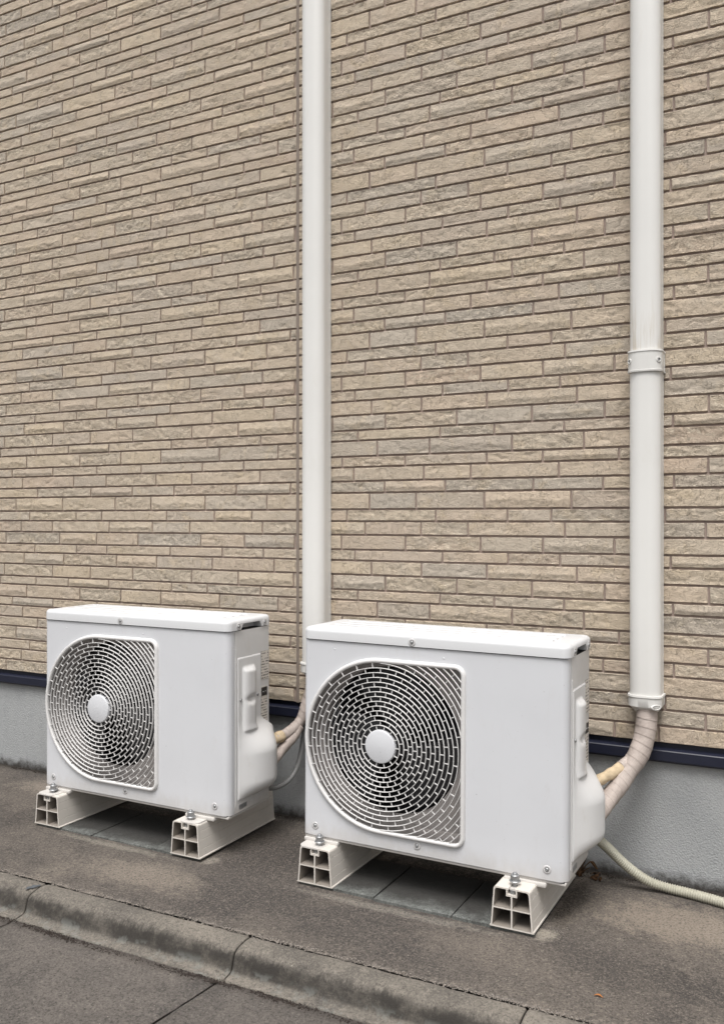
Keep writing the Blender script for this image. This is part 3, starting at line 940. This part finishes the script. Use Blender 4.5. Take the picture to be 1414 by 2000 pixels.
def make_unit():
    root = empty('outdoor_unit')
    # front panel: face with the fan opening, wrapped round both front corners
    b = MB()
    rl, rr_ = .011, .020
    zb, zt = .003, LIDZ-.0022
    hole = d_outline(.005)
    b.face_holes([[(rl, zb), (UW-rr_, zb), (UW-rr_, zt), (rl, zt)], hole], 'y', 0)
    def strip(path, z0, z1, smooth=True):
        b.loft([[(x, y, z0) for x, y in path], [(x, y, z1) for x, y in path]], closed=False, smooth=smooth)
    pl = arc(rl, rl, rl, -PI/2, -PI, 8) + [(0, UD-.012)]
    pr = arc(UW-rr_, rr_, rr_, -PI/2, 0, 10) + [(UW, .026), (UW-.003, .026)]
    strip(pl, zb, zt); strip(pr, zb, zt)
    # turned-in lower edge
    inner = [(x, y) for x, y in pl]; 
    low = pl[::-1] + pr
    b.loft([[(x, y, zb) for x, y in low], [(x + (.004 if x < .1 else -.004), y+.004, zb-.003) for x, y in low]], closed=False)
    b.build('front_panel', M['white'], root, sharp=35)
    # recessed tray behind the grille with the round mouth of the fan duct
    b = MB()
    dep = .046
    ho = d_outline(.0045)
    b.loft([[(x, .0, z) for x, z in ho], [(x, dep*.6, z) for x, z in d_outline(.0)], [(x, dep, z) for x, z in d_outline(-.004)]], smooth=True)
    cr = .180
    circ = [(HX+a, HZ+c) for a, c in arc(0, 0, cr+.006, 0, 2*PI, 72)[:-1]]
    b.face_holes([d_outline(-.004), circ], 'y', dep)
    b.lathe([(cr+.006, dep), (cr+.002, dep+.0015), (cr, dep+.006), (cr, dep+.034)], 'y', (HX, 0, HZ), 72)
    b.build('fan_tray', M['tray'], root, sharp=40)
    # fan: hub and three broad blades
    fan = empty('fan'); fan.parent = root
    b = MB(); b.lathe([(.0001, .066), (.034, .066), (.04, .07), (.042, .1), (.0001, .1)], 'y', (HX, 0, HZ), 32); b.build('fan_hub', M['black'], fan, sharp=40)
    for k in range(3):
        b = MB(); rings = []
        for i in range(13):
            a = k*2*PI/3 + .5 + i/12*1.55
            ring = []
            for j in range(9):
                r = .04 + (.172-.04)*j/8
                aa = a + .28*(j/8)**1.5
                ring.append((HX+r*math.cos(aa), .099-.036*i/12*(1-.25*j/8)-.004*math.sin(PI*i/12), HZ+r*math.sin(aa)))
            rings.append(ring)
        b.loft(rings, closed=False)
        b.build('fan_blade', M['black'], fan)
    # coil behind, compressor housing, floor and roof inside: the dark inside of the casing
    b = MB(); b.box((.004, UD-.02, .004), (UW-.004, UD-.012, LIDZ-.004)); b.build('coil', M['coil'], root)
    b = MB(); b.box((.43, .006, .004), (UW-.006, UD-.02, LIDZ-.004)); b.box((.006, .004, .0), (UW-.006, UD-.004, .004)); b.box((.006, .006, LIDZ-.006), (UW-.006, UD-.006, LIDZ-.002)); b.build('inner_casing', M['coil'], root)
    # left return, base pan
    b = MB(); b.rbox((.003, .004, -.006), (UW-.003, UD-.001, .0015), .0022, 2); b.build('base_pan', M['side'], root)
    # grille: frame and concentric rings with short staggered bars
    gr = empty('fan_grille'); gr.parent = root
    b = MB()
    sec = [(0.0012, .002), (.0008, -.0045), (.002, -.0072), (.0045, -.0083), (.0075, -.0083), (.0098, -.0062), (.0112, -.0025), (.0118, .001)]
    rings = [[(x, y, z) for x, z in d_outline(o_)] for o_, y in sec]
    b.loft(rings, smooth=True)
    b.build('frame', M['grille'], gr, sharp=60)
    b = MB(); b.lathe([(.0395, .002), (.0395, -.006), (.0380, -.0085), (.034, -.0098), (.0001, -.0105)], 'y', (HX, 0, HZ), 48); b.build('hub_disc', M['white'], gr, sharp=40)
    step = .01125
    def ok(r, a):
        x, z = r*math.cos(a), r*math.sin(a)
        if r < FR_IN-.0005: return True
        xr = .2005+.002; rc = .015; zr = FR_IN+.002
        if x <= 0 or x > xr or abs(z) > zr: return False
        if x > xr-rc and abs(z) > zr-rc: return math.hypot(x-xr+rc, abs(z)-zr+rc) <= rc
        return True
    TH, Y0, Y1 = .00088, -.0072, -.0024
    def ring_part(b, r, a0, a1, n, closed):
        prof = [(r-TH*.7, Y1), (r-TH, Y0+.001), (r-TH*.4, Y0), (r+TH*.4, Y0), (r+TH, Y0+.001), (r+TH*.7, Y1)]
        angs = [a0+(a1-a0)*i/n for i in range(n if closed else n+1)]
        rings = [[(HX+q*math.cos(a), y, HZ+q*math.sin(a)) for q, y in prof] for a in angs]
        if closed: rings.append(rings[0])
        b.loft(rings, closed=True, smooth=True)
    def bar(b, r0, r1, a):
        c, s_ = math.cos(a), math.sin(a); t = .0008
        q = []
        for r in (r0, r1):
            for tt in (-t, t):
                for y in (Y0+.0012, Y1-.0008): q.append((HX+r*c-tt*s_, y, HZ+r*s_+tt*c))
        b.add(q, [(0,1,3,2),(4,6,7,5),(0,4,5,1),(2,3,7,6),(0,2,6,4),(1,5,7,3)])
    radii = [.0500 + step*k for k in range(20)]
    # each ring carries the bars that lead inwards from it
    for k in range(0, 21):
        r = radii[k] if k < 20 else 9
        r_in = radii[k-1] if k else .0388
        ns = 14 if k < 3 else 28
        bars = [2*PI*(i + (.5 if k % 2 else 0))/ns + .002 for i in range(ns)]
        if r < FR_IN-.004:
            b = MB(); ring_part(b, r, 0, 2*PI, 96, True)
            for a in bars: bar(b, r_in+.0004, r-.0004, a)
            b.build('grille_ring', M['grille'], gr, sharp=45)
            continue
        if k == 13:      # bars between the last full ring and the frame
            for a in bars:
                if not ok(r, a): b = MB(); bar(b, r_in+.0004, FR_IN+.0015, a); b.build('grille_bar', M['grille'], gr)
        if k > 19: break
        for sgn in (-1, 1):
            run = []; arcs = []
            for a in list(np.linspace(-PI/2, PI/2, 721)) + [9]:
                if a != 9 and a*sgn >= 0 and ok(r, a): run.append(a)
                else:
                    if len(run) > 6: arcs.append((run[0], run[-1], len(run)))
                    run = []
            for a0, a1, m_ in arcs:
                b = MB(); ring_part(b, r, a0, a1, max(4, m_//12), False)
                for a in bars:
                    a_ = (a+PI) % (2*PI)-PI
                    if a0 <= a_ <= a1 and ok(r_in, a_): bar(b, r_in+.0004, r-.0004, a)
                b.build('grille_ring', M['grille'], gr, sharp=45)
    # right side panel
    sp_ = empty('side_panel'); sp_.parent = root
    b = MB()
    X = UW
    path = [(X-.003, .0285), (X, .0285), (X, UD-.008), (X-.002, UD-.003), (X-.006, UD-.001)]
    b.loft([[(x, y, .003) for x, y in path], [(x, y, LIDZ-.0022) for x, y in path]], closed=False, smooth=True)
    b.build('sheet', M['side'], sp_, sharp=40)
    b = MB(); b.rbox((X-.0005, .0305, .02), (X+.0012, .0335, LIDZ-.05), .0005, 1); b.build('edge_bead', M['side'], sp_)
    # service cover with finger rib and the bulge over the pipe valves
    y0, y1, z0, z1 = .041, .146, .032, .411
    ny, nz = 72, 130
    gy = np.linspace(y0-.0, UD+.012, ny+1); gz = np.linspace(z0, z1, nz+1)
    Yg, Zg = np.meshgrid(gy, gz)
    sm = lambda t: np.clip(t, 0, 1)**2*(3-2*np.clip(t, 0, 1))
    # the cover widens towards the back where it bulges
    yb = np.where(Zg > .232, y1, np.where(Zg < .165, UD+.012, y1+(UD+.012-y1)*sm((.232-Zg)/.067)))
    flare = sm((.245-Zg)/.05)
    yb = y1 + (UD+.012-y1)*flare
    Yc = y0 + (Yg-y0)*(yb-y0)/(UD+.012-y0)
    t = (Yc-y0)/(yb-y0)
    f_side = (1-np.exp(-(t/.27)**1.25))*np.clip(1-np.clip((t-.5)/.5, 0, 1)**2.4, 0, 1)
    f_z = np.clip(1-((.05-(Zg-z0))/.05).clip(0, 1)**2.4, 0, 1)*sm((.246-Zg)/.098)
    bul = .050*np.maximum(0, f_side)*f_z
    rib_y = np.abs(Yc-.088)/.0285
    rib = .0135*np.sqrt(np.clip(1-rib_y**2.6, 0, 1))*sm((.386-Zg)/.016)*sm((Zg-.205)/.012)
    dim = np.exp(-(((Zg-.296)/.010)**2+((Yc-.09)/.020)**2)*1.2)
    rib = rib - np.minimum(rib, .011*dim)
    h = np.sqrt(bul**2 + rib**2 + 0*bul) + .0022
    rim = np.minimum(np.minimum(Yg-gy[0], gy[-1]-Yg), np.minimum(Zg-z0, z1-Zg))
    h = np.where(rim < 1e-9, -.002, h)
    # rounded upper corners
    v = np.stack([X+h, Yc, Zg], -1).reshape(-1, 3)
    idx = np.arange((nz+1)*(ny+1)).reshape(nz+1, ny+1)
    f = np.stack([idx[:-1,:-1], idx[:-1,1:], idx[1:,1:], idx[1:,:-1]], -1).reshape(-1, 4)
    link('valve_cover', np_mesh('valve_cover', v, f, sharp=70), M['side'], root)
    # rating plate and caution label with its black pictogram
    xl = X+.0006
    b = MB(); b.box((0, -.0175, -.0385), (.0006, .0175, .0385)); b.build('rating_label', M['label'], root, (xl, .1675, .375))
    b = MB(); b.box((0, -.014, -.052), (.0006, .014, .052)); lab = b.build('caution_label', M['label'], root, (xl, .164, .264))
    b = MB(); b.box((.0008, -.0135, .027), (.0014, .0135, .050)); b.build('pictogram', M['ink'], lab)
    b = MB(); q = arc(0, .0305, .0098, math.radians(40), math.radians(140), 10) + arc(0, .0455, .0098, math.radians(220), math.radians(320), 10)
    b.prism(q, 'x', .0014, .0018); b.build('pictogram_eye', M['grille'], lab)
    b = MB(); b.lathe([(.0001, .0022), (.0036, .0022), (.0036, .0014)], 'x', (0, 0, .038), 14); b.build('pictogram_dot', M['ink'], lab)
    # lid with hand-hold
    bm = bmesh.new(); bmesh.ops.create_cube(bm, size=1)
    a_, c_ = (-.004, -.004, LIDZ), (UW+.004, UD+.004, UH)
    for v_ in bm.verts: v_.co = Vector([a_[i]+(v_.co[i]+.5)*(c_[i]-a_[i]) for i in range(3)])
    ed = [e for e in bm.edges if abs(e.verts[0].co.z-e.verts[1].co.z) > .01]
    bmesh.ops.bevel(bm, geom=ed, offset=.021, segments=7, affect='EDGES', profile=.5)
    ed = [e for e in bm.edges if all(abs(v_.co.z-UH) < 1e-6 for v_ in e.verts)]
    bmesh.ops.bevel(bm, geom=ed, offset=.0105, segments=5, affect='EDGES', profile=.5)
    lm = bpy.data.meshes.new('lid'); bm.to_mesh(lm); bm.free()
    lid = link('lid', lm, M['lid'], root)
    cb = MB(); cb.prism([(.052, LIDZ-.01), (.148, LIDZ-.01), (.148, LIDZ+.002), (.139, LIDZ+.0155), (.062, LIDZ+.0155), (.052, LIDZ+.002)], 'x', UW-.022, UW+.02)
    cut = cb.build('cutter', None)
    mod = lid.modifiers.new('cut', 'BOOLEAN'); mod.object = cut; mod.solver = 'EXACT'; mod.operation = 'DIFFERENCE'
    dg = bpy.context.evaluated_depsgraph_get()
    nm = bpy.data.meshes.new_from_object(lid.evaluated_get(dg)); lid.modifiers.clear(); lid.data = nm; nm.name = 'lid'
    bpy.data.objects.remove(cut)
    for p in nm.polygons: p.use_smooth = True
    nm.set_sharp_from_angle(angle=math.radians(40))
    if not nm.materials: nm.materials.append(M['lid'])
    for yy_, hw in ((.046, .010), (.082, .012), (.118, .012), (.154, .010)):
        b = MB(); b.rbox((.045, yy_-hw, UH-.0015), (UW-.045, yy_+hw, UH+.0022), .0016, 2); b.build('lid_rib', M['lid'], lid, sharp=60)
    # feet
    for fx in (.038, .55):
        b = MB()
        b.prism(rounded([(fx-.027, -.043), (fx+.036, -.043), (fx+.036, .02), (fx-.027, .02)], [.019, .019, 0, 0], 6), 'z', -.0155, -.0125)
        b.rbox((fx-.035, -.002, -.0155), (fx+.06, UD+.0, -.005), .003, 2)
        b.build('foot', M['side'], root, sharp=40)
    # screws
    sm_ = screw_mesh(); sm_.polygons.foreach_set('use_smooth', [True]*len(sm_.polygons)); sm_.materials.append(M['steel'])
    pad = MB(); pad.lathe([(.0092, .0), (.0087, -.0009), (.0052, -.0012), (.0047, -.0003), (.0001, -.0003)], 'y', n=24)
    pm = pad.mesh('screw_seat'); pm.materials.append(M['white'])
    def screw(loc, side=False, seat=False):
        o = link('screw', sm_, None, root, loc)
        if side: o.rotation_euler = (0, 0, PI/2)
        if seat: link('screw_seat', pm, None, o, (0, .0006, 0))
    for x in (.034, .306, .612): screw((x, -.0012, .026 if x != .306 else .0235), seat=True)
    screw((.292, -.0048, LIDZ+.010), seat=True)
    for y in (.04, .162): screw((UW+.0048, y, LIDZ+.010), True, True)
    for y, z in ((.052, .298), (.130, .300)): screw((UW+.003, y, z), True)
    for x, z in ((.086, .462), (.37, .462)):
        b = MB(); b.lathe([(.0022, .0), (.0016, -.0008), (.0001, -.0009)], 'y', (x, 0, z), 10); b.build('panel_dimple', M['white'], root)
    # slot at the foot of the side panel
    b = MB(); b.rbox((UW-.001, .047, .010), (UW+.0012, .082, .022), .0008, 1); b.build('lower_bracket', M['steel'], root)
    return root

unit = make_unit()
unit.location = (-.857, -.36, .110)
tag(unit, 'white outdoor unit farther from the camera, paler fan grille, thin grey hose beside it', 'air conditioner', 'outdoor air conditioner units')
u2 = copy_tree(unit)
u2.location = (.026, -.362, .109)
u2.rotation_euler = (0, math.radians(.35), 0)
tag(u2, 'nearest white outdoor unit, standing before both downpipes with a corrugated hose behind', 'air conditioner')
unit['label'] = 'white outdoor unit on blocks at the far end, left of the narrower pipe cover'
u2['label'] = 'nearer white outdoor unit on blocks, standing between the two pipe covers'

# ------------------------------------------------------------------ PIPE COVERS ON THE WALL
def cover_profile(hw, d, r, y_back=-.0015, n=9):
    """open-backed D section seen from above, from back left round the front to back right"""
    p = [(-hw, y_back)]
    p += [(x, y) for x, y in arc(-hw+r, -d+r*.92, r, PI, 1.5*PI, n)]
    p = [(-hw, y_back), (-hw, -.010), (-hw+.0011, -.0108), (-hw+.0011, -.0125), (-hw+.0002, -.0133)]
    p += [(-hw+r-r*math.cos(a), -d+r*.85-r*.85*math.sin(a)) for a in [PI/2*k/n for k in range(n+1)]]
    q = [(-x, y) for x, y in p[::-1]]
    return p + q

def cover_run(b, xc, hw, d, r, levels):
    """levels: (z, grow)"""
    rings = [[(xc+x, y, z) for x, y in cover_profile(hw+g_, d+g_, r)] for z, g_ in levels]
    b.loft(rings, closed=True, smooth=True)

def make_cover(xc, joint_z, end_z, label):
    root = empty('pipe_cover', (xc, 0, end_z))
    HW, D, R = .0365, .061, .030
    top = Z_TOP + .05
    off = -end_z
    def part(name, mat, levels, parent, caps=False):
        b = MB(); cover_run(b, 0, HW, D, R, [(z-end_z, g_) for z, g_ in levels])
        return b.build(name, mat, parent, sharp=40)
    part('cover', M['cover_plain'], [(end_z+.012, 0), ((joint_z or top)-.01, 0)], root)
    if joint_z:
        part('cover', M['cover'], [(joint_z+.01, -.0006), (top, -.0006)], root)
        j = part('joint_collar', M['collar'], [(joint_z-.026, .0002), (joint_z-.026, .0042), (joint_z-.022, .0046), (joint_z-.0212, .0032), (joint_z+.0212, .0032), (joint_z+.022, .0046), (joint_z+.026, .0042), (joint_z+.026, .0002)], root)
        for sx in (-1, 1):
            ang = math.radians(38)*sx
            b = MB()
            cx, cy = sx*.0325, -.0535; ang = math.radians(42)*sx
            b.lathe([(.0062, .003), (.0062, -.0032), (.0040, -.0034), (.0040, .004)], 'y', n=18)
            h_ = b.build('screw_hole', M['collar'], j, (cx, cy, joint_z-end_z+.001), sharp=40); h_.rotation_euler = (0, 0, ang)
            b = MB(); b.lathe([(.0038, .0005), (.003, -.0014), (.0001, -.0018)], 'y', n=12); b.build('screw', M['steel'], h_, sharp=40)
    e = part('end_collar', M['collar'], [(end_z+.030, .0002), (end_z+.030, .0040), (end_z+.0255, .0046), (end_z+.0245, .0030), (end_z+.003, .0028), (end_z+.001, .0012), (end_z-.001, -.0015), (end_z-.013, -.0095), (end_z-.0132, -.016)], root)
    b = MB(); b.lathe([(.0105, .006), (.0105, -.0022), (.0085, -.0030), (.0078, -.002), (.0074, .006)], 'y', n=22)
    h_ = b.build('screw_eye', M['collar'], e, (.0275, -.0570, .004), sharp=40); h_.rotation_euler = (0, 0, math.radians(42)); h_.scale = (1.25, 1, .62)
    tag(root, label, 'pipe cover', 'white pipe covers on the wall')
    return root

XR, XL = .7855, -.1365
make_cover(XR, 1.263, .436, 'white pipe cover near the right edge, with a screwed joint collar')
make_cover(XL, None, .444, 'plain white pipe cover between the two units, beside the sealant joint')

# ------------------------------------------------------------------ WRAPPED PIPES AND HOSES
def wrapped(L, a, r, pitch=.021):
    ph = (L/pitch + a/(2*PI)) % 1.0
    return r + .0011*ph + .00045*math.sin(L*2*PI/.0031) + .0006*math.sin(3*a+L*70)

def pipe_thing(name, label, cat, pts_parts, group):
    root = empty(name, pts_parts[0][2][0])
    base = Vector(pts_parts[0][2][0])
    for (pn, mat, pts, r, fn, n) in pts_parts:
        path = [p-base for p in catmull(pts, .0011)]
        b = MB(); b.loft(tube_rings(path, (lambda L, a, r=r, fn=fn: fn(L, a, r)), n), True, True)
        b.build(pn, mat, root)
    tag(root, label, cat, group)
    return root

foamf = lambda L, a, r: r*(1+.05*math.sin(L*190)+.04*math.sin(3*a+L*60)+.03*math.sin(7*a-L*230))
def taper(r0, r1, l0, l1):
    def fn(L, a, r):
        t = min(1, max(0, (L-l0)/(l1-l0))); t = t*t*(3-2*t)
        return wrapped(L, a, r0+(r1-r0)*t)
    return fn
pipe_thing('insulated_pipe', 'thick taped pipe bundle curving out of the right-hand cover into the unit', 'pipe', [
    ('taped_bundle', M['tape'], [(.786, -.034, .452), (.788, -.036, .412), (.785, -.045, .366), (.772, -.064, .322), (.752, -.090, .283), (.731, -.126, .249), (.716, -.160, .227), (.703, -.190, .208)], .0245, taper(.0242, .0205, .12, .19), 36),
    ('taped_branch', M['tape'], [(.766, -.062, .325), (.754, -.074, .309), (.739, -.092, .298)], .0145, wrapped, 24),
    ('foam_sleeve', M['foam'], [(.742, -.088, .300), (.726, -.113, .290), (.704, -.148, .279), (.690, -.170, .271)], .0128, foamf, 22),
], 'taped refrigerant pipes')
pipe_thing('insulated_pipe', 'short taped pipe bundle running behind the left unit, its foam torn', 'pipe', [
    ('taped_bundle', M['tape'], [(-.1365, -.034, .456), (-.138, -.036, .41), (-.147, -.040, .362), (-.164, -.051, .318), (-.176, -.070, .293), (-.189, -.100, .277), (-.201, -.138, .268), (-.212, -.170, .264)], .0225, taper(.0225, .0142, .10, .17), 36),
    ('foam_sleeve', M['foam'], [(-.193, -.116, .273), (-.199, -.132, .270), (-.212, -.172, .264)], .0162, foamf, 22),
    ('taped_branch', M['tape'], [(-.170, -.062, .292), (-.177, -.082, .268), (-.187, -.112, .245), (-.193, -.150, .221), (-.2, -.175, .205)], .0145, wrapped, 24),
], 'taped refrigerant pipes')

corr = lambda L, a, r: r + .0016*math.sin(L*2*PI/.0058)
pts = [(.672, -.150, .152), (.690, -.118, .128), (.712, -.094, .100), (.735, -.078, .072), (.762, -.064, .046), (.795, -.052, .0245), (.835, -.046, .0145), (.88, -.049, .0125), (.93, -.060, .0125), (.985, -.076, .0125), (1.06, -.098, .0125), (1.16, -.115, .0125), (1.3, -.10, .0125), (1.5, -.07, .0125)]
path = catmull(pts, .00115); base = path[0].copy()
b = MB(); b.loft(tube_rings([p-base for p in path], lambda L, a: corr(L, a, .0108), 20), True, True)
o = b.build('drain_hose', M['hose'], None, base); tag(o, 'cream corrugated drain hose lying at the foot of the grey wall', 'hose')
pts = [(-.168, -.030, .30), (-.171, -.038, .255), (-.175, -.045, .211), (-.180, -.060, .170), (-.188, -.090, .142), (-.201, -.130, .131), (-.22, -.16, .132)]
path = catmull(pts, .004); base = path[0].copy()
b = MB(); b.loft(tube_rings([p-base for p in path], lambda L, a: .0072, 14), True, True)
o = b.build('drain_hose', M['greyhose'], None, base); tag(o, 'thin smooth grey hose looping behind the left unit', 'hose')

# ------------------------------------------------------------------ dead weed and fallen leaf
weed = empty('dead_weed', (.628, -.034, .0))
rw = random.Random(3)
for k in range(7):
    a = rw.uniform(0, 6.28); hgt = rw.uniform(.025, .062); lean = rw.uniform(.008, .03)
    pts = [(rw.uniform(-.006, .006), rw.uniform(-.006, .006), 0), (math.cos(a)*lean*.4, math.sin(a)*lean*.3-.004, hgt*.55), (math.cos(a)*lean, math.sin(a)*lean*.6-.008, hgt)]
    b = MB(); path = catmull(pts, .004)
    b.loft(tube_rings(path, lambda L, a_: .0013, 6), True, True); st = b.build('stem', M['twig'], weed)
    if k % 2 == 0:
        b = MB(); rings = []
        p = Vector(pts[-1]); d = Vector((math.cos(a+.5), math.sin(a+.5)*.5, -.7)).normalized()
        sd_ = d.orthogonal().normalized()
        for i in range(7):
            t = i/6; ww = .0045*math.sin(PI*min(1, t*.92+.06))
            c = p + d*.024*t + Vector((0, 0, .003*math.sin(t*5)))
            rings.append([tuple(c-sd_*ww), tuple(c+Vector((0, 0, .0015))), tuple(c+sd_*ww), tuple(c+Vector((0, 0, .0009)))])
        b.loft(rings, True, True); b.build('withered_leaf', M['twig'], st)
for k in range(10):
    p = Vector((rw.uniform(-.03, .05), rw.uniform(-.02, .015), .002)); d = Vector((rw.uniform(-1, 1), rw.uniform(-1, 1), rw.uniform(0, .3))).normalized(); sd_ = d.orthogonal().normalized()
    b = MB(); rings = []
    for i in range(6):
        t = i/5; ww = .0055*math.sin(PI*min(1, t*.92+.06)); c = p + d*.02*t + Vector((0, 0, .003*math.sin(t*6)+.001))
        rings.append([tuple(c-sd_*ww), tuple(c+Vector((0, 0, .0016))), tuple(c+sd_*ww), tuple(c+Vector((0, 0, .001)))])
    b.loft(rings, True, True); b.build('withered_leaf', M['twig'], weed)
tag(weed, 'withered brown weed at the foot of the grey wall, behind the right unit', 'weed')

b = MB(); rings = []
for i in range(9):
    t = i/8; ww = .0032*math.sin(PI*min(1, t*.94+.05)); c = Vector((.017*t, .004*math.sin(t*3), .0012+.0016*math.sin(t*4)))
    rings.append([tuple(c+Vector((0, -ww, .0012))), tuple(c+Vector((0, 0, .0006))), tuple(c+Vector((0, ww, .0014))), tuple(c+Vector((0, 0, .0002)))])
b.loft(rings, True, True)
o = b.build('fallen_leaf', M['leaf'], None, (.79, -.585, .0008)); tag(o, 'tiny orange leaf fragment lying alone on the brown concrete', 'leaf')
